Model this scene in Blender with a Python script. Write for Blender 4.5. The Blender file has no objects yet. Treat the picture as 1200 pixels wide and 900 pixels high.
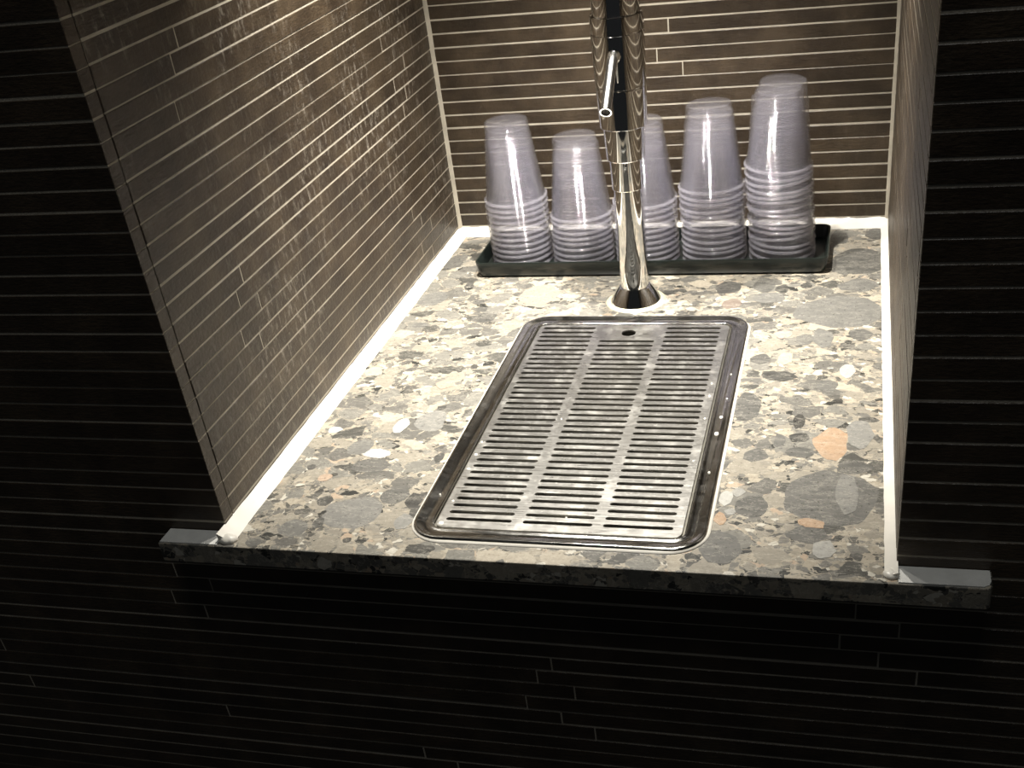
import bpy, bmesh, math, random
from mathutils import Vector, Matrix
random.seed(7)
sc = bpy.context.scene
COL = sc.collection

# ---------------------------------------------------------------- camera
cam_d = bpy.data.cameras.new('camera')
cam = bpy.data.objects.new('camera', cam_d)
COL.objects.link(cam)
cam_d.sensor_fit = 'HORIZONTAL'
cam_d.sensor_width = 36.0
cam_d.lens = 1321.52 / 1200 * 36.0
cam_d.shift_x = -33.12 / 1200
cam_d.shift_y = 148.44 / 1200
cam_d.clip_start = 0.02
ax, by, cz = 0.97512915, 0.11284797, 0.23768104
Rm = Matrix.Rotation(cz, 4, 'Z') @ Matrix.Rotation(by, 4, 'Y') @ Matrix.Rotation(ax, 4, 'X')
cam.matrix_world = Matrix.Translation((0.41563711, -0.56770145, 0.43046030)) @ Rm
sc.camera = cam

# ---------------------------------------------------------------- world, lights, exposure
sc.view_settings.view_transform = 'Standard'
sc.view_settings.look = 'None'
sc.view_settings.gamma = 1.0
sc.view_settings.use_curve_mapping = False
sc.view_settings.exposure = 0.0
sc.cycles.transparent_max_bounces = 96
wd = bpy.data.worlds.new('dim_room')
sc.world = wd
wd.use_nodes = True
wd.node_tree.nodes['Background'].inputs[0].default_value = (0.9, 0.95, 1.0, 1)
wd.node_tree.nodes['Background'].inputs[1].default_value = 0.012

W, D, H = 0.45, 0.5635, 0.62       # niche width, depth, height

def spot(loc, target, energy, angle, blend, col, size=0.007):
    l = bpy.data.lights.new('downlight_beam', 'SPOT')
    l.energy = energy; l.spot_size = math.radians(angle); l.spot_blend = blend
    l.color = col; l.shadow_soft_size = size
    o = bpy.data.objects.new('downlight_beam', l); COL.objects.link(o)
    o.location = loc
    o.rotation_euler = (Vector(target) - Vector(loc)).to_track_quat('-Z', 'Y').to_euler()
    return o
LAMPS = [(0.125, 0.315), (0.265, 0.335)]
for lx, ly in LAMPS:
    spot((lx, ly, H - 0.012), (lx, ly, 0), 36, 82, 1.0, (1.0, 0.95, 0.86))
# the room's own ceiling panel, far above and just in front of the wall
al = bpy.data.lights.new('room_ceiling_panel', 'AREA')
al.energy = 8.5; al.size = 0.6; al.color = (1.0, 1.0, 0.96)
ao = bpy.data.objects.new('room_ceiling_panel', al); COL.objects.link(ao)
ao.location = (0.3, -0.50, 2.4); ao.rotation_euler = (0, 0, 0)

# ---------------------------------------------------------------- helpers
def link(name, me, mat=None, parent=None):
    o = bpy.data.objects.new(name, me); COL.objects.link(o)
    if mat and not me.materials: me.materials.append(mat)
    if parent: o.parent = parent
    return o
def mesh(name, verts, faces, smooth=False):
    me = bpy.data.meshes.new(name); me.from_pydata([tuple(v) for v in verts], [], faces); me.update()
    bm = bmesh.new(); bm.from_mesh(me); bmesh.ops.recalc_face_normals(bm, faces=bm.faces); bm.to_mesh(me); bm.free()
    if smooth:
        for p in me.polygons: p.use_smooth = True
    return me
def smooth_angle(me, deg=35):
    for p in me.polygons: p.use_smooth = True
    me.set_sharp_from_angle(angle=math.radians(deg))
def boxes(name, bs):
    v, f = [], []
    for x0, x1, y0, y1, z0, z1 in bs:
        n = len(v)
        v += [(x, y, z) for x in (x0, x1) for y in (y0, y1) for z in (z0, z1)]
        f += [[n + i for i in q] for q in ((0,1,3,2),(4,6,7,5),(0,4,5,1),(2,3,7,6),(0,2,6,4),(1,5,7,3))]
    return mesh(name, v, f)
def thing(name, label, cat, loc=(0, 0, 0), group=None):
    o = bpy.data.objects.new(name, None); COL.objects.link(o); o.location = loc
    o.empty_display_size = 0.02
    o['label'] = label; o['category'] = cat
    if group: o['group'] = group
    return o
def struct(o, label=None):
    o['kind'] = 'structure'
    if label: o['label'] = label
    return o
def rrect(x0, x1, y0, y1, r, z, n=6):
    out = []
    for cx, cy, a in ((x1 - r, y1 - r, 0), (x0 + r, y1 - r, 90), (x0 + r, y0 + r, 180), (x1 - r, y0 + r, 270)):
        for i in range(n + 1):
            t = math.radians(a + 90 * i / n)
            out.append((cx + r * math.cos(t), cy + r * math.sin(t), z))
    return out
def loft(name, rings, cap0=False, cap1=False, closed=False, deg=35):
    v, f = [], []
    n = len(rings[0])
    for r in rings: v += list(r)
    m = len(rings)
    for k in range(m if closed else m - 1):
        a, b = k * n, ((k + 1) % m) * n
        for i in range(n):
            j = (i + 1) % n
            f.append((a + i, a + j, b + j, b + i))
    if cap0: f.append(tuple(range(n)))
    if cap1: f.append(tuple(range((m - 1) * n, m * n)))
    me = mesh(name, v, f); smooth_angle(me, deg)
    return me
def lathe(name, prof, n=64, cap0=False, cap1=False, closed=False, deg=35):
    rings = [[(r * math.cos(2 * math.pi * i / n), r * math.sin(2 * math.pi * i / n), z) for i in range(n)] for r, z in prof]
    return loft(name, rings, cap0, cap1, closed, deg)

# ---------------------------------------------------------------- materials
def newmat(name):
    m = bpy.data.materials.new(name); m.use_nodes = True
    nt = m.node_tree; b = nt.nodes['Principled BSDF']
    return m, nt, b
def node(nt, t, **kw):
    n = nt.nodes.new(t)
    for k, v in kw.items(): setattr(n, k, v)
    return n
def math_n(nt, op, a, b=None, clamp=False):
    n = node(nt, 'ShaderNodeMath', operation=op, use_clamp=clamp)
    for i, x in enumerate((a, b)):
        if x is None: continue
        if isinstance(x, (int, float)): n.inputs[i].default_value = x
        else: nt.links.new(x, n.inputs[i])
    return n.outputs[0]
def mixc(nt, fac, a, b, blend='MIX'):
    n = node(nt, 'ShaderNodeMix', data_type='RGBA', blend_type=blend)
    for s, x in ((n.inputs[0], fac), (n.inputs[6], a), (n.inputs[7], b)):
        if isinstance(x, (int, float)): s.default_value = x
        elif isinstance(x, tuple): s.default_value = (*x, 1)
        else: nt.links.new(x, s)
    return n.outputs[2]
def noise(nt, vec, scale, detail=4, rough=.55, out=0):
    n = node(nt, 'ShaderNodeTexNoise'); n.inputs['Scale'].default_value = scale
    n.inputs['Detail'].default_value = detail; n.inputs['Roughness'].default_value = rough
    if vec is not None: nt.links.new(vec, n.inputs['Vector'])
    return n.outputs[out]
def ramp(nt, fac, stops, interp='LINEAR'):
    n = node(nt, 'ShaderNodeValToRGB'); n.color_ramp.interpolation = interp
    els = n.color_ramp.elements
    while len(els) < len(stops): els.new(0.5)
    for e, (p, c) in zip(els, stops):
        e.position = p; e.color = (c, c, c, 1) if isinstance(c, (int, float)) else (*c, 1)
    nt.links.new(fac, n.inputs[0])
    return n.outputs[0]
def bump(nt, b, h, strength, dist):
    n = node(nt, 'ShaderNodeBump'); n.inputs['Strength'].default_value = strength; n.inputs['Distance'].default_value = dist
    nt.links.new(h, n.inputs['Height']); nt.links.new(n.outputs[0], b.inputs['Normal'])
def position(nt): return node(nt, 'ShaderNodeNewGeometry').outputs['Position']
def mapping(nt, vec, scale=(1, 1, 1), loc=(0, 0, 0), rot=(0, 0, 0), t='POINT'):
    n = node(nt, 'ShaderNodeMapping', vector_type=t); nt.links.new(vec, n.inputs[0])
    n.inputs['Location'].default_value = loc; n.inputs['Rotation'].default_value = rot; n.inputs['Scale'].default_value = scale
    return n.outputs[0]

def tile_mat(name, stain):
    m, nt, b = newmat(name)
    P = position(nt)
    rnd = node(nt, 'ShaderNodeObjectInfo').outputs['Random']
    n1 = noise(nt, P, 26, 5, .6)
    n2 = noise(nt, mapping(nt, P, (1, 1, 5)), 120, 4, .6)
    base = ramp(nt, n1, [(.34, (.023, .0145, .0082)), (.5, (.043, .0290, .0170)), (.66, (.071, .050, .030))])
    tone = math_n(nt, 'ADD', math_n(nt, 'MULTIPLY', rnd, .35), .82)
    hs = node(nt, 'ShaderNodeHueSaturation'); nt.links.new(base, hs.inputs['Color']); nt.links.new(tone, hs.inputs['Value'])
    c = mixc(nt, math_n(nt, 'MULTIPLY', n2, .35), hs.outputs[0], (.060, .045, .031))
    # dried splashes and lime runs
    s1 = ramp(nt, noise(nt, P, 9, 3, .6), [(.42, 0.), (.62, 1.)])
    s2 = ramp(nt, noise(nt, mapping(nt, P, (1, 1, .35)), 190, 6, .75), [(.52, 0.), (.66, 1.)])
    sm = math_n(nt, 'MULTIPLY', math_n(nt, 'MULTIPLY', s1, s2), stain)
    c = mixc(nt, sm, c, (.42, .38, .32))
    nt.links.new(c, b.inputs['Base Color'])
    r = math_n(nt, 'ADD', math_n(nt, 'MULTIPLY', n2, .25), .30)
    b.inputs['Specular IOR Level'].default_value = .55
    nt.links.new(r, b.inputs['Roughness'])
    bump(nt, b, math_n(nt, 'ADD', n2, noise(nt, P, 300, 4)), .5, .0009)
    return m
TILE = tile_mat('dark_brown_slate_tile', .03)
TILES = tile_mat('splashed_brown_slate_tile', .50)
TILEB = tile_mat('back_wall_slate_tile', .05)

def simple(name, col, rough=.5, metal=0., nscale=0, namt=0., bstr=0., bdist=.0005, bscale=300, spec=.5):
    m, nt, b = newmat(name)
    b.inputs['Base Color'].default_value = (*col, 1); b.inputs['Roughness'].default_value = rough
    b.inputs['Metallic'].default_value = metal; b.inputs['Specular IOR Level'].default_value = spec
    P = position(nt)
    if nscale:
        f = ramp(nt, noise(nt, P, nscale, 5), [(.3, 0.), (.7, 1.)])
        d = tuple(x * (1 - namt) for x in col); nt.links.new(mixc(nt, f, col, d), b.inputs['Base Color'])
    if bstr: bump(nt, b, noise(nt, P, bscale, 4), bstr, bdist)
    return m
GROUT = simple('cream_grout', (.54, .49, .40), .85, nscale=60, namt=.3, bstr=.6, bscale=900)
SEAL = simple('white_sealant', (.80, .77, .70), .35, nscale=40, namt=.12, bstr=.2, bscale=120, bdist=.001)
SEALG = simple('grey_sealant_skim', (.76, .76, .73), .5, nscale=90, namt=.15)
SEALY = simple('yellowed_sealant', (.70, .68, .48), .3, nscale=90, namt=.2)
PLASTER = simple('dark_plaster', (.05, .05, .05), .8)
CHROME = simple('polished_chrome', (.86, .85, .83), .045, 1.0)
CHROME2 = simple('worn_chrome', (.90, .89, .87), .2, 1.0, bstr=.15, bscale=500)
DARK = simple('dark_hole', (.012, .012, .012), .6)
PLASTIC = simple('black_green_plastic', (.012, .017, .015), .28, nscale=80, namt=.3, bstr=.1, bscale=200)

def steel(name, rough, stains):
    m, nt, b = newmat(name)
    P = position(nt)
    b.inputs['Metallic'].default_value = 1.0
    br = noise(nt, mapping(nt, P, (8, 140, 8)), 6, 4)
    base = ramp(nt, br, [(.3, (.52, .51, .48)), (.7, (.66, .65, .62))])
    sp = ramp(nt, noise(nt, P, 60, 5, .7), [(.50, 0.), (.70, 1.)])
    sp2 = ramp(nt, noise(nt, P, 520, 3, .6), [(.62, 0.), (.68, 1.)])
    st = math_n(nt, 'MULTIPLY', math_n(nt, 'ADD', math_n(nt, 'MULTIPLY', sp, .5), math_n(nt, 'MULTIPLY', sp2, .5)), stains, True)
    nt.links.new(mixc(nt, st, base, (.75, .73, .68)), b.inputs['Base Color'])
    nt.links.new(math_n(nt, 'SUBTRACT', 1.0, math_n(nt, 'MULTIPLY', st, .9)), b.inputs['Metallic'])
    nt.links.new(math_n(nt, 'ADD', math_n(nt, 'MULTIPLY', br, .15), math_n(nt, 'ADD', math_n(nt, 'MULTIPLY', st, .3), rough)), b.inputs['Roughness'])
    bump(nt, b, noise(nt, P, 45, 3), .12, .0015)
    return m
STEEL = steel('stainless_rim', .05, .10)
STEELG = steel('stainless_grate', .22, .40)
STEELP = simple('dulled_steel_pan', (.20, .19, .165), .45, .9, nscale=50, namt=.5)

def cup_mat(name, haze, gloss, ribs):
    m, nt, b = newmat(name)
    out = nt.nodes['Material Output']
    nt.nodes.remove(b)
    tr = node(nt, 'ShaderNodeBsdfTransparent'); tr.inputs[0].default_value = (.995, .995, .998, 1)
    gl = node(nt, 'ShaderNodeBsdfGlossy'); gl.inputs['Roughness'].default_value = .035
    df = node(nt, 'ShaderNodeBsdfDiffuse'); df.inputs[0].default_value = (.82, .80, .90, 1)
    tl = node(nt, 'ShaderNodeBsdfTranslucent'); tl.inputs[0].default_value = (.82, .80, .90, 1)
    tc = node(nt, 'ShaderNodeTexCoord'); sx = node(nt, 'ShaderNodeSeparateXYZ'); nt.links.new(tc.outputs['Object'], sx.inputs[0])
    bp = node(nt, 'ShaderNodeBump'); bp.inputs['Strength'].default_value = 1; bp.inputs['Distance'].default_value = ribs
    nt.links.new(math_n(nt, 'SINE', math_n(nt, 'MULTIPLY', sx.outputs[2], 2 * math.pi / .0030)), bp.inputs['Height'])
    nt.links.new(bp.outputs[0], gl.inputs['Normal'])
    lw = node(nt, 'ShaderNodeLayerWeight')
    f_ = math_n(nt, 'ADD', math_n(nt, 'MULTIPLY', math_n(nt, 'POWER', lw.outputs['Facing'], 4.5), .6), gloss)
    a = node(nt, 'ShaderNodeMixShader'); a.inputs[0].default_value = .5
    nt.links.new(df.outputs[0], a.inputs[1]); nt.links.new(tl.outputs[0], a.inputs[2])
    c = node(nt, 'ShaderNodeMixShader'); c.inputs[0].default_value = haze
    nt.links.new(tr.outputs[0], c.inputs[1]); nt.links.new(a.outputs[0], c.inputs[2])
    d = node(nt, 'ShaderNodeMixShader')
    nt.links.new(f_, d.inputs[0]); nt.links.new(c.outputs[0], d.inputs[1]); nt.links.new(gl.outputs[0], d.inputs[2])
    nt.links.new(d.outputs[0], out.inputs[0])
    return m
CUP = cup_mat('clear_plastic', .022, .030, .00040)
CUPR = cup_mat('clear_plastic_lip', .17, .12, .00004)

CHIPS = [(0.4096, 0.0704, 0.0298, 0.0323, 0, (0.2, 0.196, 0.18)),(0.4243, 0.1091, 0.0128, 0.0087, 0, (0.15, 0.147, 0.135)),(0.4189, 0.0751, 0.0076, 0.0257, 0, (0.34, 0.333, 0.306)),
(0.4075, 0.1397, 0.0125, 0.0217, 0, (0.56, 0.35, 0.19)),(0.3839, 0.1697, 0.0046, 0.0116, 0, (0.03, 0.029, 0.027)),(0.385, 0.147, 0.008, 0.007, 0, (0.08, 0.078, 0.072)),
(0.3718, 0.141, 0.0045, 0.011, 0, (0.2, 0.196, 0.18)),(0.3876, 0.1272, 0.0109, 0.0073, 0, (0.16, 0.157, 0.144)),(0.3572, 0.1216, 0.0095, 0.0085, 0, (0.15, 0.147, 0.135)),
(0.3587, 0.0574, 0.0118, 0.0146, 0, (0.15, 0.147, 0.135)),(0.3414, 0.0657, 0.0045, 0.0095, 0, (0.65, 0.637, 0.585)),(0.349, 0.0736, 0.0048, 0.0055, 0, (0.45, 0.441, 0.405)),
(0.346, 0.0498, 0.0041, 0.0039, 0, (0.45, 0.441, 0.405)),(0.3402, 0.0415, 0.0041, 0.0078, 0, (0.56, 0.35, 0.19)),(0.3984, 0.0408, 0.0097, 0.0051, -15, (0.56, 0.35, 0.19)),
(0.3961, 0.0281, 0.0126, 0.0094, 0, (0.18, 0.176, 0.162)),(0.3428, 0.0102, 0.0142, 0.0169, 0, (0.2, 0.196, 0.18)),(0.3441, 0.1896, 0.0111, 0.0226, 0, (0.14, 0.137, 0.126)),
(0.4107, 0.2014, 0.0041, 0.0042, 0, (0.04, 0.039, 0.036)),(0.4338, 0.1744, 0.0072, 0.0049, 0, (0.1, 0.098, 0.09)),(0.4072, 0.0133, 0.0082, 0.0095, 0, (0.5, 0.49, 0.45)),
(0.4277, 0.0068, 0.0034, 0.0042, 0, (0.12, 0.118, 0.108)),(0.4276, 0.1516, 0.0094, 0.0205, 0, (0.38, 0.372, 0.342)),(0.3661, 0.2403, 0.0129, 0.0087, -8, (0.07, 0.069, 0.063)),
(0.4026, 0.2241, 0.0093, 0.01, 0, (0.2, 0.196, 0.18)),(0.4088, 0.3593, 0.0384, 0.0316, 10, (0.26, 0.255, 0.234)),(0.4232, 0.4689, 0.0264, 0.0299, 0, (0.12, 0.118, 0.108)),
(0.4048, 0.5297, 0.0089, 0.0191, 0, (0.17, 0.167, 0.153)),(0.4383, 0.536, 0.0088, 0.0164, 0, (0.14, 0.137, 0.126)),(0.3407, 0.4159, 0.0113, 0.0178, 0, (0.15, 0.147, 0.135)),
(0.3571, 0.4086, 0.0065, 0.0102, 0, (0.07, 0.069, 0.063)),(0.3781, 0.4151, 0.0052, 0.0065, 0, (0.1, 0.098, 0.09)),(0.3079, 0.412, 0.0115, 0.0141, 0, (0.13, 0.127, 0.117)),
(0.4238, 0.414, 0.0181, 0.0137, 0, (0.22, 0.216, 0.198)),(0.3465, 0.3883, 0.0147, 0.0112, 0, (0.26, 0.255, 0.234)),(0.3143, 0.3755, 0.0093, 0.0111, 0, (0.3, 0.22, 0.17)),
(0.3639, 0.3145, 0.0086, 0.0079, 0, (0.62, 0.42, 0.34)),(0.3815, 0.3048, 0.0076, 0.0097, 0, (0.22, 0.216, 0.198)),(0.3966, 0.3068, 0.0084, 0.0194, 0, (0.27, 0.265, 0.243)),
(0.4265, 0.3147, 0.01, 0.0109, 0, (0.17, 0.167, 0.153)),(0.4168, 0.3004, 0.003, 0.0034, 0, (0.05, 0.049, 0.045)),(0.3485, 0.2686, 0.0083, 0.0092, 0, (0.14, 0.137, 0.126)),
(0.3683, 0.2707, 0.0058, 0.011, 0, (0.72, 0.55, 0.35)),(0.4169, 0.2484, 0.0063, 0.0122, 0, (0.6, 0.588, 0.54)),(0.055, 0.1163, 0.0103, 0.0121, 0, (0.27, 0.265, 0.243)),
(0.0716, 0.109, 0.0126, 0.0065, 0, (0.8, 0.784, 0.72)),(0.0739, 0.0918, 0.0149, 0.01, 0, (0.18, 0.176, 0.162)),(0.1071, 0.0532, 0.0118, 0.0118, 25, (0.17, 0.167, 0.153)),
(0.1234, 0.0476, 0.0077, 0.0103, 0, (0.08, 0.078, 0.072)),(0.1309, 0.0326, 0.0068, 0.0112, 0, (0.1, 0.098, 0.09)),(0.1245, 0.022, 0.0068, 0.0098, 0, (0.42, 0.412, 0.378)),
(0.0831, 0.0277, 0.0232, 0.0201, 0, (0.33, 0.323, 0.297)),(0.0473, 0.0084, 0.0109, 0.0097, 0, (0.26, 0.255, 0.234)),(0.0474, 0.0532, 0.0032, 0.0048, 0, (0.08, 0.078, 0.072)),
(0.0567, 0.043, 0.0072, 0.0068, 0, (0.11, 0.108, 0.099)),(0.0249, -0.0108, 0.0062, 0.0059, 0, (0.2, 0.196, 0.18)),(0.1469, -0.0078, 0.0108, 0.005, 0, (0.06, 0.059, 0.054)),
(0.0273, 0.0861, 0.0042, 0.0043, 0, (0.13, 0.127, 0.117)),(0.0499, 0.0773, 0.003, 0.0022, 0, (0.03, 0.029, 0.027)),(0.0442, 0.0726, 0.0058, 0.0056, 0, (0.6, 0.42, 0.28)),
(0.0922, -0.0028, 0.0033, 0.0033, 0, (0.06, 0.059, 0.054)),(0.0995, 0.1582, 0.013, 0.0162, 0, (0.35, 0.343, 0.315)),(0.1237, 0.1049, 0.0041, 0.0072, 0, (0.1, 0.098, 0.09)),
(0.0773, 0.1507, 0.0061, 0.0112, 0, (0.8, 0.784, 0.72)),(0.063, 0.0147, 0.0046, 0.0074, 0, (0.14, 0.137, 0.126)),(0.1021, 0.18, 0.0044, 0.0034, 0, (0.08, 0.078, 0.072)),
(0.0237, 0.1411, 0.0062, 0.0051, 0, (0.8, 0.784, 0.72)),(0.0246, 0.3908, 0.0163, 0.0156, 18, (0.25, 0.245, 0.225)),(0.0187, 0.4785, 0.0116, 0.0139, 0, (0.16, 0.157, 0.144)),
(0.09, 0.3482, 0.0122, 0.0112, 0, (0.13, 0.127, 0.117)),(0.0913, 0.2188, 0.0083, 0.008, 0, (0.5, 0.37, 0.27)),(0.1044, 0.2945, 0.0087, 0.0049, 0, (0.08, 0.078, 0.072)),
(0.1085, 0.251, 0.0037, 0.0046, 0, (0.08, 0.078, 0.072)),(0.0313, 0.3327, 0.0083, 0.0053, 0, (0.22, 0.216, 0.198)),(0.0749, 0.3828, 0.0063, 0.0057, 0, (0.15, 0.147, 0.135)),
(0.0526, 0.4259, 0.0044, 0.0076, 0, (0.1, 0.098, 0.09)),(0.0807, 0.3664, 0.0073, 0.0056, 0, (0.15, 0.147, 0.135)),(0.1299, 0.3986, 0.0186, 0.0216, 0, (0.5, 0.36, 0.27))]

def stone_mat(chip=False):
    m, nt, b = newmat('inlaid_stone' if chip else 'conglomerate_stone')
    P = position(nt)
    # ragged chip outlines: push the lookup about with cells and noise
    v = node(nt, 'ShaderNodeTexVoronoi'); v.inputs['Scale'].default_value = 170; nt.links.new(P, v.inputs['Vector'])
    def centred(col, amp):
        s = node(nt, 'ShaderNodeVectorMath', operation='SUBTRACT'); nt.links.new(col, s.inputs[0]); s.inputs[1].default_value = (.5, .5, .5)
        t = node(nt, 'ShaderNodeVectorMath', operation='SCALE'); nt.links.new(s.outputs[0], t.inputs[0]); t.inputs['Scale'].default_value = amp
        return t.outputs[0]
    def vadd(a, c):
        s = node(nt, 'ShaderNodeVectorMath', operation='ADD'); nt.links.new(a, s.inputs[0]); nt.links.new(c, s.inputs[1]); return s.outputs[0]
    nz = noise(nt, P, 55, 3, .6, out=1)
    Q = vadd(vadd(P, centred(v.outputs['Color'], .0025)), centred(nz, .006))
    Qs = mapping(nt, Q, (1, 1.35, 1.2))
    grain = noise(nt, P, 330, 5, .7)
    def layer(scale, under, keep, edge, stops, off):
        vo = node(nt, 'ShaderNodeTexVoronoi'); vo.inputs['Scale'].default_value = scale
        ve = node(nt, 'ShaderNodeTexVoronoi', feature='DISTANCE_TO_EDGE'); ve.inputs['Scale'].default_value = scale
        q = mapping(nt, Qs, loc=off)
        nt.links.new(q, vo.inputs['Vector']); nt.links.new(q, ve.inputs['Vector'])
        sep = node(nt, 'ShaderNodeSeparateColor'); nt.links.new(vo.outputs['Color'], sep.inputs[0])
        col = ramp(nt, sep.outputs[0], stops, 'CONSTANT')
        msk = math_n(nt, 'MULTIPLY', math_n(nt, 'LESS_THAN', sep.outputs[1], keep), math_n(nt, 'GREATER_THAN', ve.outputs['Distance'], edge))
        return mixc(nt, msk, under, col)
    A = [(0, (.05, .05, .045)), (.08, (.12, .114, .10)), (.24, (.20, .190, .165)), (.48, (.31, .280, .225)), (.72, (.46, .40, .30)), (.88, (.66, .62, .52)), (.95, (.50, .37, .25))]
    B = [(0, (.10, .097, .085)), (.15, (.16, .153, .135)), (.4, (.23, .22, .19)), (.7, (.34, .305, .24)), (.9, (.48, .42, .32))]
    base = ramp(nt, noise(nt, P, 40, 5, .7), [(.3, (.26, .230, .175)), (.7, (.52, .455, .345))])
    if chip:
        oc = node(nt, 'ShaderNodeObjectInfo').outputs['Color']
        c = mixc(nt, math_n(nt, 'MULTIPLY', ramp(nt, noise(nt, mapping(nt, P, (1, 2.2, 1)), 70, 6, .7), [(.35, 0.), (.7, 1.)]), .25), oc, (.40, .38, .33))
    else: c = base
    def layer_(*a): return c if chip else layer(*a)
    c = layer_(210, c, .75, .04, A, (3.1, 1.7, 0))
    c = layer_(105, c, .5, .06, A, (.3, 7.7, 2))
    c = layer_(50, c, .50, .045, B, (1.3, 2.9, 5))
    hv = node(nt, 'ShaderNodeHueSaturation'); hv.inputs['Saturation'].default_value = .85; hv.inputs['Value'].default_value = .84; nt.links.new(c, hv.inputs['Color']); c = hv.outputs[0]
    c = mixc(nt, .55, c, ramp(nt, grain, [(.25, .55), (.6, 1.0), (.8, 1.25)]), 'MULTIPLY')
    vein = ramp(nt, noise(nt, mapping(nt, Q, (1, 4, 1), rot=(0, 0, .4)), 30, 6, .7), [(.485, 0.), (.5, 1.), (.515, 0.)])
    c = mixc(nt, math_n(nt, 'MULTIPLY', vein, .3), c, (.7, .66, .56))
    nt.links.new(c, b.inputs['Base Color'])
    b.inputs['Roughness'].default_value = .28
    nt.links.new(math_n(nt, 'ADD', math_n(nt, 'MULTIPLY', grain, .25), .18), b.inputs['Roughness'])
    bump(nt, b, grain, .08, .0004)
    return m
STONE = stone_mat()
CHIPM = stone_mat(True)

# ---------------------------------------------------------------- structure: walls with their tiles
ROWS_UP = [.008 + .01322 * k for k in range(0, 36)]
ROWS_DN = [-.005 - .013 * k for k in range(0, 23)]
GJ = .0009           # upright joint width
_cache = {}
def tile_mesh(L, h, t, mat):
    k = (round(L, 4), round(h, 4), t, mat.name)
    if k in _cache: return _cache[k]
    c = .0004
    v = [(0, c, 0), (L, c, 0), (L, c, h), (0, c, h), (c, 0, c), (L - c, 0, c), (L - c, 0, h - c), (c, 0, h - c),
         (0, t, 0), (L, t, 0), (L, t, h), (0, t, h)]
    f = [(4, 5, 6, 7), (0, 1, 5, 4), (1, 2, 6, 5), (2, 3, 7, 6), (3, 0, 4, 7), (0, 8, 9, 1), (1, 9, 10, 2), (2, 10, 11, 3), (3, 11, 8, 0), (8, 11, 10, 9)]
    me = mesh('tile', v, f); me.materials.append(mat)
    _cache[k] = me
    return me
def strip_row(parent, face, a0, a1, z0, z1, joints, t=.0115, g=.0012):
    """one course of strip tiles from a0 to a1 along the wall, broken at the joints"""
    e = [a0] + sorted(j for j in joints if a0 + .012 < j < a1 - .012) + [a1]
    for i in range(len(e) - 1):
        s = e[i] + (GJ / 2 if i else 0); q = e[i + 1] - (GJ / 2 if i < len(e) - 2 else 0)
        dz0 = random.uniform(-.00015, .00015); dz1 = random.uniform(-.00015, .00015)
        h = z1 - z0 - g + round(dz1 - dz0, 4)
        me = tile_mesh(q - s, h, t, {'front': TILE, 'back': TILEB}.get(face, TILES))
        o = link('tile', me, None, parent)
        zz = z0 + g / 2 + dz0; pr = random.uniform(-.0002, .0001)
        tilt = random.uniform(-.0012, .0012)
        if face == 'front': o.location = (s, pr, zz)
        elif face == 'back': o.location = (s, D + pr, zz)
        elif face == 'left': o.location = (-pr, s, zz); o.rotation_euler = (0, 0, math.pi / 2)
        elif face == 'right': o.location = (W + pr, q, zz); o.rotation_euler = (0, 0, -math.pi / 2)
        o.rotation_euler.y += tilt if face in ('front', 'back') else 0
        o.rotation_euler.x += random.uniform(-.006, .006)
X0, X1, ZB, ZT = -.45, .68, ROWS_DN[-1], ROWS_UP[-1]
R0 = .0002       # how far the joints lie back
wall_front = struct(link('wall_front', boxes('wall_front', [
    (X0, -R0, R0, .0115, ZB, ZT), (W + R0, X1, R0, .0115, ZB, ZT), (-R0, W + R0, R0, .0125, ZB, -.0165),
    (X0, -.03, .0125, .05, ZB, ZT), (W + .03, X1, .0125, .05, ZB, ZT), (-.03, W + .03, .0125, .05, ZB, -.05)]), GROUT))
wall_left = struct(link('wall_left', boxes('wall_left', [(-.03, -R0, .0127, D + .03, -.05, H)]), GROUT))
wall_right = struct(link('wall_right', boxes('wall_right', [(W + R0, W + .03, .0127, D + .03, -.05, H)]), GROUT))
wall_back = struct(link('wall_back', boxes('wall_back', [(-R0, W + R0, D + R0, D + .03, -.05, H)]), GROUT))
ST = [0, -.0125, .0125, -.025, .0, .0135]
KF = {-.031: [-.043, .4425], -.044: [-.055, .428], -.057: [-.029, .455], -.070: [-.065, .419], -.083: [-.041, .4435], -.096: [.468],
      -.109: [.224], -.122: [.212], -.135: [-.2455, .2384], -.148: [.201], -.161: [.226], -.174: [-.234, .25], -.187: [-.054]}
levels = sorted(ROWS_UP + ROWS_DN)
for k in range(len(levels) - 1):
    z0, z1 = levels[k], levels[k + 1]
    g = random.uniform(.0006, .0015)
    if z0 < -.017:
        js = []
        for q, l in KF.items():
            if abs(q - z0 - .0005) < .004: js = l
        if not js and z0 < -.2: js = [.11 + .013 * (k % 3)]
        strip_row(wall_front, 'front', X0, X1, z0, z1, js, g=g)
    else:
        strip_row(wall_front, 'front', X0, 0, z0, z1, [-.36 + .012 * (k % 3)] if z0 > 0 else [], g=g)
        strip_row(wall_front, 'front', W, X1, z0, z1, [], g=g)
up = [0.0] + [.008 + .01322 * k for k in range(0, 47)]
LEFT = {23: [.108], 22: [.0958], 20: [.0861], 17: [.4378], 16: [.4626], 15: [.4852], 14: [.4518], 13: [.4769], 12: [.4643], 11: [.1081], 10: [.0954], 9: [.1223],
        8: [.0871], 7: [.1102], 5: [.4389], 4: [.4596], 3: [.4845], 2: [.4492], 1: [.477]}
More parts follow.
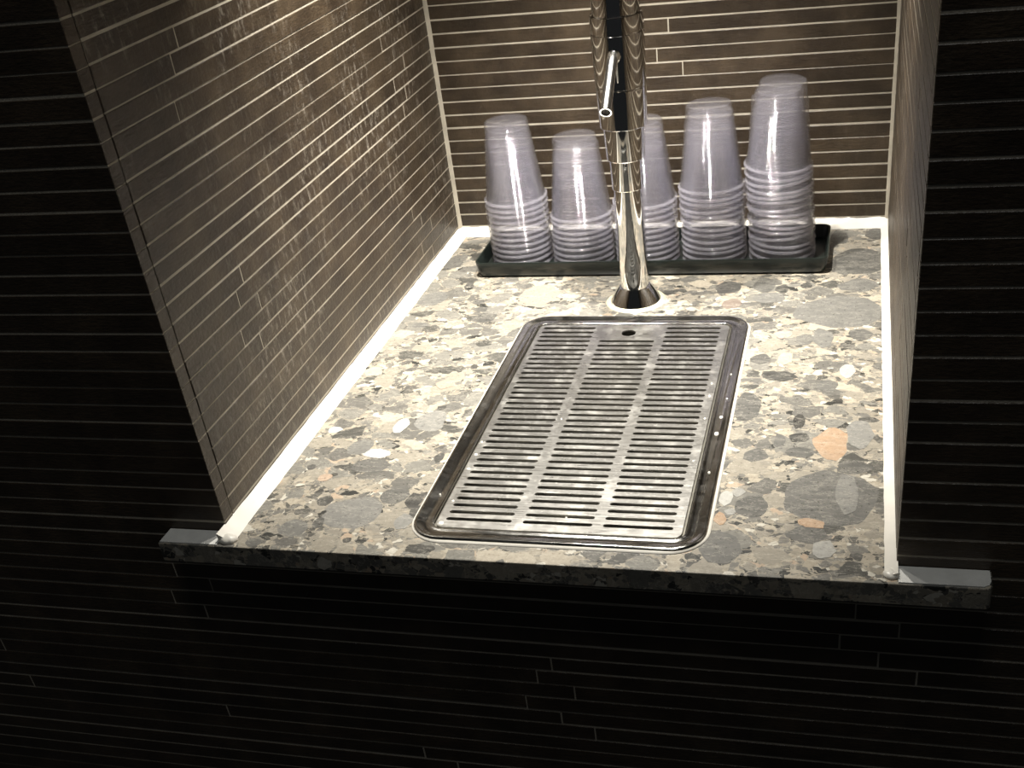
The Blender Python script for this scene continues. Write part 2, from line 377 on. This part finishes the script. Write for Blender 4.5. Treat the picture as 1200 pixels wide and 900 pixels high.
for k in range(len(up) - 1):
    z0, z1 = up[k], up[k + 1]
    if z0 == 0.0: z0 = .0005
    js = LEFT.get(k, [.27 + .0125 * (k % 3)] if k > 25 else [])
    strip_row(wall_left, 'left', .0126, D, z0, z1, js, .009, random.uniform(.0006, .0015))
    strip_row(wall_right, 'right', .0126, D, z0, z1, [(.14, .153, .40, .128, .412)[k % 5]], .009, random.uniform(.0006, .0014))
    bj = {15: [.24], 13: [.2277], 12: [.2522]}.get(k, [] if k < 19 else [.24 + .0125 * (k % 3)])
    strip_row(wall_back, 'back', .0005, W - .0005, z0, z1, bj, .009, random.uniform(.0009, .0014))
ceiling = struct(link('ceiling', boxes('ceiling', [(-.03, W + .03, .05, D + .03, H, H + .03)]), PLASTER))

# silicone beads
def bead(name, pts, n1, n2, w, mat, label=None):
    """bead along pts; n1, n2 are the two directions away from the corner"""
    n1, n2 = Vector(n1), Vector(n2)
    v, f = [], []
    P = [Vector(p) for p in pts]
    N = 60
    tot = len(P) - 1
    for i in range(N + 1):
        t = i / N * tot; s = min(int(t), tot - 1); c = P[s].lerp(P[s + 1], t - s)
        a = w * (1 + random.uniform(-.04, .04)); b_ = w * .55 * (1 + random.uniform(-.05, .05))
        c0 = c - n1 * .0008 - n2 * .0008
        v += [c0, c0 + n1 * a, c + n1 * a * .6 + n2 * b_ * .28, c + n1 * a * .25 + n2 * b_ * .62, c0 + n2 * b_ * 1.1]
    for i in range(N):
        for j in range(5):
            k = (j + 1) % 5
            f.append((i * 5 + j, i * 5 + k, (i + 1) * 5 + k, (i + 1) * 5 + j))
    f += [tuple(range(5)), tuple(range(N * 5, N * 5 + 5))]
    me = mesh(name, v, f); smooth_angle(me, 60)
    return struct(link(name, me, mat), label)
bead('trim_1', [(.0, -.0125, 0), (0, D, 0)], (1, 0, 0), (0, 0, 1), .0125, SEAL, 'white sealant bead along the foot of the left niche wall')
bead('trim_2', [(W, -.012, 0), (W, D, 0)], (-1, 0, 0), (0, 0, 1), .0085, SEAL, 'white sealant bead along the foot of the right niche wall')
bead('trim_3', [(0, D, 0), (W, D, 0)], (0, -1, 0), (0, 0, 1), .014, SEAL, 'white sealant bead along the foot of the back niche wall')
bead('trim_4', [(0, D, 0), (0, D, H)], (1, 0, 0), (0, -1, 0), .0055, GROUT, 'pale grout line up the back left corner of the niche')
bead('trim_5', [(W, D, 0), (W, D, H)], (-1, 0, 0), (0, -1, 0), .0045, GROUT, 'pale grout line up the back right corner of the niche')
# rounded blobs where the beads end at the front edge
def blob(name, c, r, mat, parent):
    bm = bmesh.new(); bmesh.ops.create_icosphere(bm, subdivisions=3, radius=1)
    for v in bm.verts:
        v.co = Vector((v.co.x * r[0], v.co.y * r[1], max(v.co.z, -.15) * r[2])) * (1 + .05 * math.sin(v.co.x * 7 + v.co.y * 5))
    me = bpy.data.meshes.new(name); bm.to_mesh(me); bm.free()
    for p in me.polygons: p.use_smooth = True
    o = link(name, me, mat, parent); o.location = c
    return o
blob('bead_end', (.0055, -.0100, .0004), (.0068, .0055, .0042), SEAL, bpy.data.objects['trim_1'])
blob('bead_end', (W - .003, -.0090, .0004), (.0050, .0050, .0028), SEAL, bpy.data.objects['trim_2'])

# ---------------------------------------------------------------- counter slab with its cut-out and its two front ears
def slab():
    xs = [-.046, .0004, .139, .3275, W - .0004, .5035]; ys = [-.0175, -.0008, .008, .3395, D - .0005]
    solid = set()
    for i in range(5):
        for j in range(4):
            if j == 0 or (1 <= i <= 3 and not (i == 2 and j == 2)): solid.add((i, j))
    bm = bmesh.new(); V = {}
    def gv(i, j):
        if (i, j) not in V: V[i, j] = bm.verts.new((xs[i], ys[j], 0))
        return V[i, j]
    for i, j in solid: bm.faces.new([gv(i, j), gv(i + 1, j), gv(i + 1, j + 1), gv(i, j + 1)])
    r = bmesh.ops.extrude_face_region(bm, geom=list(bm.faces))
    for g in r['geom']:
        if isinstance(g, bmesh.types.BMVert): g.co.z = -.0158
    bmesh.ops.recalc_face_normals(bm, faces=bm.faces)
    # rounded front corner of the right ear, softened front edges
    es = [e for e in bm.edges if all(abs(v.co.x - .5035) < 1e-6 and abs(v.co.y + .0175) < 1e-6 for v in e.verts)]
    bmesh.ops.bevel(bm, geom=es, offset=.004, segments=4, profile=.5, affect='EDGES')
    es = [e for e in bm.edges if all(v.co.y < -.0133 for v in e.verts) and abs(e.verts[0].co.z - e.verts[1].co.z) < 1e-6 and len(e.link_faces) == 2 and e.calc_face_angle(0) > .5]
    bmesh.ops.bevel(bm, geom=es, offset=.0008, segments=2, profile=.5, affect='EDGES')
    me = bpy.data.meshes.new('counter'); bm.to_mesh(me); bm.free()
    return me
counter = link('stone_counter', slab(), STONE)
counter['label'] = 'speckled grey and beige stone counter slab filling the floor of the niche'
counter['category'] = 'counter'
# the stones one can single out in the top, each a shallow piece let into the slab
for (x, y, rx, ry, rt, col) in CHIPS:
    rg = random.Random(int(x * 1e4) * 31 + int(y * 1e4))
    n = 7 if rx < .01 else 10
    base_ = [((1 + rg.uniform(-.16, .14)), (i + rg.uniform(-.3, .3)) / n * 2 * math.pi) for i in range(n)]
    if rx > .025: base_ = [(1 + (q - 1) * .55, t) for q, t in base_]
    pts = []
    for i in range(n):
        r0, t0 = base_[i]; r1, t1 = base_[(i + 1) % n]
        if t1 < t0: t1 += 2 * math.pi
        a = Vector((r0 * math.cos(t0) * rx, r0 * math.sin(t0) * ry)); b = Vector((r1 * math.cos(t1) * rx, r1 * math.sin(t1) * ry))
        for f in (0, .34, .67):
            p = a.lerp(b, f)
            if f: p *= 1.03 + rg.uniform(-.035, .035)
            elif rx > .008: p += Vector((rg.uniform(-.0006, .0006), rg.uniform(-.0006, .0006)))
            pts.append(p)
    cr, sr = math.cos(math.radians(rt)), math.sin(math.radians(rt))
    lift = .00004 + .00002 * rg.random() + .00006 * (rx < .009) + .0001 * (col[0] > .3 and rx < .01)
    top = [(p.x * cr - p.y * sr, p.x * sr + p.y * cr, lift) for p in pts]
    bot = [(a, b, -.0012) for a, b, _ in top]
    o = link('stone_chip', loft('stone_chip', [bot, top], True, True), CHIPM, counter)
    o.location = (x, y, 0); o.color = (*[q * (.68 if col[0] < .45 else .85) for q in col], 1)
def skim(pts):
    top = [(x, y, .0008) for x, y in pts]; bot = [(x, y, -.0002) for x, y in pts]
    return loft('sealant_skim', [bot, top], True, True)
link('sealant_skim', skim([(-.0452, -.0006), (-.0452, -.0164), (-.0005, -.0164), (-.0005, -.0006)]), SEALG, counter)['label'] = 'flat grey sealant on the left ear of the counter'
link('sealant_skim', skim([(W + .001, -.0006), (W + .001, -.0164), (.4985, -.0164), (.5015, -.0145), (.5027, -.011), (.5027, -.0006)]), SEALG, counter)['label'] = 'flat grey sealant on the right ear of the counter'

# ---------------------------------------------------------------- drip tray set into the counter
dt = thing('drip_tray', 'rectangular stainless steel drip tray with slotted grate set into the stone counter', 'drip tray', (.233, .1735, 0))
def off(me, o=(.233, .1735, 0)):
    me.transform(Matrix.Translation([-q for q in o])); return me
OX0, OX1, OY0, OY1 = .1325, .3342, .0012, .3468
def ring(i, z, r0=.023): return rrect(OX0 + i, OX1 - i, OY0 + i, OY1 - i, max(r0 - i, .007), z, 8)
rim = loft('rim', [ring(.0006, .0002), ring(0, .0012), ring(.0006, .0024), ring(.0018, .0029), ring(.0032, .0026), ring(.0052, .0015), ring(.0095, .0007), ring(.0118, .0010),
                   ring(.0130, .0016), ring(.0139, .0012), ring(.0143, .0), ring(.0145, -.004)], deg=70)
link('rim', off(rim), STEEL, dt)
pan = loft('pan', [ring(.0144, -.002), ring(.0150, -.0125), ring(.0180, -.0150)], cap1=True)
link('pan', off(pan), STEELP, dt)
# sealant round the rim
link('sealant', off(loft('sealant', [ring(-.0016, .0003, .0246), ring(-.0008, .0012, .0238), ring(.0004, .0014)], deg=70)), SEAL, dt)
def grate():
    bm = bmesh.new()
    def addloop(pts):
        vs = [bm.verts.new(p) for p in pts]
        return [bm.edges.new((vs[i], vs[(i + 1) % len(vs)])) for i in range(len(vs))]
    edges = addloop(rrect(.1492, .3176, .0168, .3312, .006, 0, 5))
    def slot(x0, x1, y, w=.0018):
        pts = []
        for cx, s in ((x1 - w, -90), (x0 + w, 90)):
            for i in range(5):
                t = math.radians(s + 45 * i); pts.append((cx + w * math.cos(t), y + w * math.sin(t), 0))
        return pts
    for k in range(36):
        y = .0268 + .00851 * k
        s = (k / 35)
        edges += addloop(slot(.1545 - .002 * s, .2015 - .0012 * s, y))
        edges += addloop(slot(.2645 - .001 * s, .3115 - .001 * s, y))
        if k < 33: edges += addloop(slot(.2092 - .001 * s, .2575 - .001 * s, y))
    edges += addloop([(.2316 + .0062 * math.cos(a * math.pi / 12), .3150 + .0058 * math.sin(a * math.pi / 12), 0) for a in range(24)])
    bmesh.ops.triangle_fill(bm, use_beauty=True, use_dissolve=False, edges=edges, normal=(0, 0, 1))
    r = bmesh.ops.extrude_face_region(bm, geom=list(bm.faces))
    for g in r['geom']:
        if isinstance(g, bmesh.types.BMVert): g.co.z = -.0014
    bmesh.ops.recalc_face_normals(bm, faces=bm.faces)
    me = bpy.data.meshes.new('grate'); bm.to_mesh(me); bm.free()
    me.transform(Matrix.Translation((0, 0, .0008)))
    return me
gr = link('grate', off(grate()), STEELG, dt)
gr['label'] = 'slotted steel grate with one round drain hole at the back'
link('ledge', off(loft('ledge', [rrect(.1475, .3192, .0152, .3329, .006, -.0008), rrect(.1530, .3137, .0207, .3274, .003, -.0008), rrect(.1530, .3137, .0207, .3274, .003, -.0022), rrect(.1475, .3192, .0152, .3329, .006, -.0022)], closed=True)), STEELP, dt)

dv, df = [], []
for x, y, r, z in [(.1525, .0212, .0022, .0009), (.1528, .0480, .0012, .0009), (.1518, .0900, .0015, .0009), (.1516, .110, .0014, .0009), (.1510, .128, .0010, .0009), (.3140, .110, .0009, .0009),
                   (.3150, .170, .0010, .0009), (.3145, .205, .0012, .0009), (.3138, .225, .0009, .0009), (.3270, .172, .0015, .0014), (.3285, .200, .0009, .0014), (.3262, .148, .0017, .0015),
                   (.3275, .240, .0008, .0014), (.3268, .095, .0010, .0014), (.2380, .034, .0008, .0009), (.3000, .047, .0008, .0009), (.1410, .055, .0008, .0014), (.2050, .165, .0008, .0009)]:
    n = len(dv)
    for k, (q, h) in enumerate(((1, -.0008), (.8, .0002), (.4, .00035))):
        dv += [(x + r * q * math.cos(a * math.pi / 5), y + r * q * math.sin(a * math.pi / 5) * 1.1, z + h) for a in range(10)]
    for k in range(2):
        for a in range(10):
            e = (a + 1) % 10; df.append((n + k * 10 + a, n + k * 10 + e, n + k * 10 + 10 + e, n + k * 10 + 10 + a))
    df.append(tuple(n + 20 + a for a in range(10)))
dd = link('dried_drop', off(mesh('dried_drop', dv, df, True)), simple('lime_scale', (.80, .78, .72), .6), dt)
dd['kind'] = 'stuff'; dd['label'] = 'white dried water spots on the steel'

# ---------------------------------------------------------------- tap
FX, FY = .2262, .3847
tap = thing('water_tap', 'tall polished chrome water tap column with thin downturned spout behind the drip tray', 'tap', (FX, FY, 0))
link('base_flange', lathe('base_flange', [(.0228, .0), (.0232, .0012), (.0226, .0030), (.0160, .0125), (.0142, .0150), (.0130, .0152), (.0126, .0148)], cap0=True, cap1=True), CHROME, tap)
link('column', lathe('column', [(.0129, .0120), (.0129, .0150), (.0124, .1060), (.0124, .1075)], cap0=True, cap1=True), CHROME, tap)
def collar(z0, z1, r0, r1):
    return lathe('collar', [(r0 - .003, z0 + .0004), (r0 - .0004, z0), (r0, z0 + .0006), (r1, z1 - .0003), (r1 - .002, z1)], cap0=True, cap1=True, deg=20)
link('collar', collar(.1062, .1328, .0138, .0142), CHROME, tap)
link('collar', collar(.1322, .1604, .0164, .0176), CHROME, tap)
link('body', lathe('body', [(.0165, .1602), (.0196, .1598), (.0202, .1604), (.0212, .1905), (.0213, .1916), (.0210, .1920), (.0210, .1926), (.0214, .1930), (.0219, .2338), (.0219, .2344), (.0215, .2348), (.0215, .2354), (.0219, .2358), (.0216, .2480), (.0210, .2488), (.0180, .2489)], 96, True, True, deg=18), CHROME, tap)
link('neck', lathe('neck', [(.0196, .2484), (.0196, .2950), (.0190, .3000), (.0150, .3030)], cap0=True, cap1=True), CHROME, tap)
def tube(name, pts, radii, n=20, inner=.0):
    P = [Vector(p) for p in pts]
    # smooth through the points
    Q, Rr = [], []
    for i in range(len(P) - 1):
        p0 = P[max(i - 1, 0)]; p1 = P[i]; p2 = P[i + 1]; p3 = P[min(i + 2, len(P) - 1)]
        for k in range(6):
            t = k / 6
            Q.append(.5 * ((2 * p1) + (-p0 + p2) * t + (2 * p0 - 5 * p1 + 4 * p2 - p3) * t * t + (-p0 + 3 * p1 - 3 * p2 + p3) * t ** 3))
            Rr.append(radii[i] * (1 - t) + radii[i + 1] * t)
    Q.append(P[-1]); Rr.append(radii[-1])
    rings = []
    ref = Vector((1, 0, 0))
    for i, q in enumerate(Q):
        d = (Q[min(i + 1, len(Q) - 1)] - Q[max(i - 1, 0)]).normalized()
        u = (ref - d * ref.dot(d)).normalized(); w = d.cross(u)
        rings.append([q + (u * math.cos(2 * math.pi * j / n) + w * math.sin(2 * math.pi * j / n)) * Rr[i] for j in range(n)])
        last = (q, u, w, d)
    q, u, w, d = last
    if inner:
        for rr, back in ((inner, 0), (inner, -.012)):
            rings.append([q + d * back + (u * math.cos(2 * math.pi * j / n) + w * math.sin(2 * math.pi * j / n)) * rr for j in range(n)])
    return loft(name, rings, True, True, deg=40)
tp = [(.0002, -.0150, .2195), (.0003, -.0230, .2200), (.0003, -.0300, .2178), (.0004, -.0400, .2112), (.0006, -.0560, .2008), (.0008, -.0700, .1917), (.00085, -.0722, .1903)]
link('spout', tube('spout', tp, [.0045, .0045, .0043, .0042, .0042, .0042, .0049], 24, .0037), CHROME2, tap)
link('spout_boss', tube('spout_boss', [(.0002, -.0160, .2195), (.0002, -.0220, .2198), (.0002, -.0238, .2198)], [.0058, .0054, .0042], 24), CHROME, tap)
link('sealant_ring', lathe('sealant_ring', [(.0228, -.0002), (.0275, .0001), (.0262, .0010), (.0226, .0018)], cap0=False, deg=60), SEALY, tap)

# ---------------------------------------------------------------- serving tray
TX0, TX1, TY0, TY1 = .0548, .3962, .4385, .5255
tray = link('serving_tray', loft('serving_tray', [
    rrect(TX0 + .004, TX1 - .004, TY0 + .004, TY1 - .004, .006, .0004), rrect(TX0 + .0022, TX1 - .0022, TY0 + .0022, TY1 - .0022, .007, .0022),
    rrect(TX0, TX1, TY0, TY1, .008, .0150), rrect(TX0 + .0003, TX1 - .0003, TY0 + .0003, TY1 - .0003, .008, .0158),
    rrect(TX0 + .0017, TX1 - .0017, TY0 + .0017, TY1 - .0017, .007, .0158), rrect(TX0 + .0022, TX1 - .0022, TY0 + .0022, TY1 - .0022, .007, .0148),
    rrect(TX0 + .0042, TX1 - .0042, TY0 + .0042, TY1 - .0042, .005, .0034), rrect(TX0 + .006, TX1 - .006, TY0 + .006, TY1 - .006, .005, .0028)], True, True, deg=40), PLASTIC)
tray.data.transform(Matrix.Translation((-.2255, -.482, 0))); tray.location = (.2255, .482, .0002)
tray['label'] = 'long shallow black plastic tray holding the cup stacks, along the back wall'
tray['category'] = 'tray'

# ---------------------------------------------------------------- cups
def cup_wall():
    # upside-down cup: mouth at the bottom, foot at the top
    o = [(.0297, .0022)]
    o += [(.0297 - .0072 * (z - .003) / .058, z) for z in (.006, .012, .020, .030, .040, .050, .0605)]
    o += [(.0219, .0616), (.0216, .0626), (.0213, .0728), (.0210, .0740), (.0204, .0749), (.0197, .0753)]
    i = [(.0190, .0746), (.0202, .0732), (.0206, .0720), (.0211, .0630), (.0214, .0616)]
    i += [(.0292 - .0072 * (z - .003) / .058, z) for z in (.0600, .050, .040, .030, .020, .012, .006)]
    i += [(.0292, .0022)]
    return lathe('cup_wall', o + i, 48, closed=True, deg=60)
CW = cup_wall(); CW.materials.append(CUP)
CR = lathe('cup_rim', [(.0296, .0000), (.0305, .0000), (.0312, .0003), (.0316, .0010), (.0314, .0018), (.0306, .0024), (.0296, .0026), (.0292, .0022), (.0292, .0003)], 48, closed=True, deg=70); CR.materials.append(CUPR)
CB = lathe('cup_base', [(.0194, .0750), (.0190, .0744), (.0010, .0742), (.0010, .0737), (.0192, .0739)], 48, deg=40, cap0=False, cap1=True); CB.materials.append(CUP)
STACKS = [(.0945, 12, -.0015, 'leftmost stack on black tray'),
          (.1583, 9, .0020, 'shortest stack, left of tap'),
          (.2224, 11, .0000, 'middle stack behind the tap'),
          (.2879, 13, -.0035, 'fourth stack from the left'),
          (.3523, 16, -.0085, 'tallest stack at right end')]
ORD = 'topmost second third fourth fifth sixth seventh eighth ninth tenth eleventh twelfth thirteenth fourteenth fifteenth sixteenth'.split()
proto = None
for x, n, lean, where in STACKS:
    Ht = .0755 + .0058 * (n - 1)
    for k in range(n):
        top = n - 1 - k
        pos = 'topmost' if top == 0 else ('lowest' if k == 0 else ORD[top] + ' from the top')
        lab = 'clear upturned plastic cup, ' + pos + ' of the ' + where
        if proto is None:
            c = thing('plastic_cup', lab, 'cup', group='clear plastic cups stacked upside down on the tray')
            w_ = link('cup_wall', CW, None, c); b_ = link('cup_base', CB, None, c); r_ = link('cup_rim', CR, None, c)
            proto = (c, w_, b_, r_)
        else:
            c = proto[0].copy(); COL.objects.link(c); c['label'] = lab
            for part in proto[1:]:
                q = part.copy(); COL.objects.link(q); q.parent = c
        z = .0032 + .0058 * k
        f = (z / Ht)
        c.location = (x + lean * f ** 1.2 + random.uniform(-.0002, .0002), .482 + random.uniform(-.0002, .0002), z)
        c.rotation_euler = (random.uniform(-.004, .004), lean / Ht * 1.1 + random.uniform(-.004, .004), random.uniform(0, 6.28))

# ---------------------------------------------------------------- downlights in the niche ceiling (above the frame)
LENS = bpy.data.materials.new('lamp_lens'); LENS.use_nodes = True
_b = LENS.node_tree.nodes['Principled BSDF']; _b.inputs['Emission Color'].default_value = (1, .93, .8, 1); _b.inputs['Emission Strength'].default_value = 12
for i, (lx, ly) in enumerate(LAMPS):
    t = thing('downlight', 'round chrome downlight in the niche ceiling, ' + ('left' if i == 0 else 'right') + ' of the pair', 'lamp', (lx, ly, H), 'downlights in the niche ceiling')
    link('bezel', lathe('bezel', [(.028, .0), (.028, -.002), (.024, -.004), (.020, -.003), (.019, .0)], 40, closed=True), CHROME, t)
    link('lens', lathe('lens', [(.019, -.0015), (.019, .0), (.001, .0), (.001, -.0015)], 32, closed=True), LENS, t)
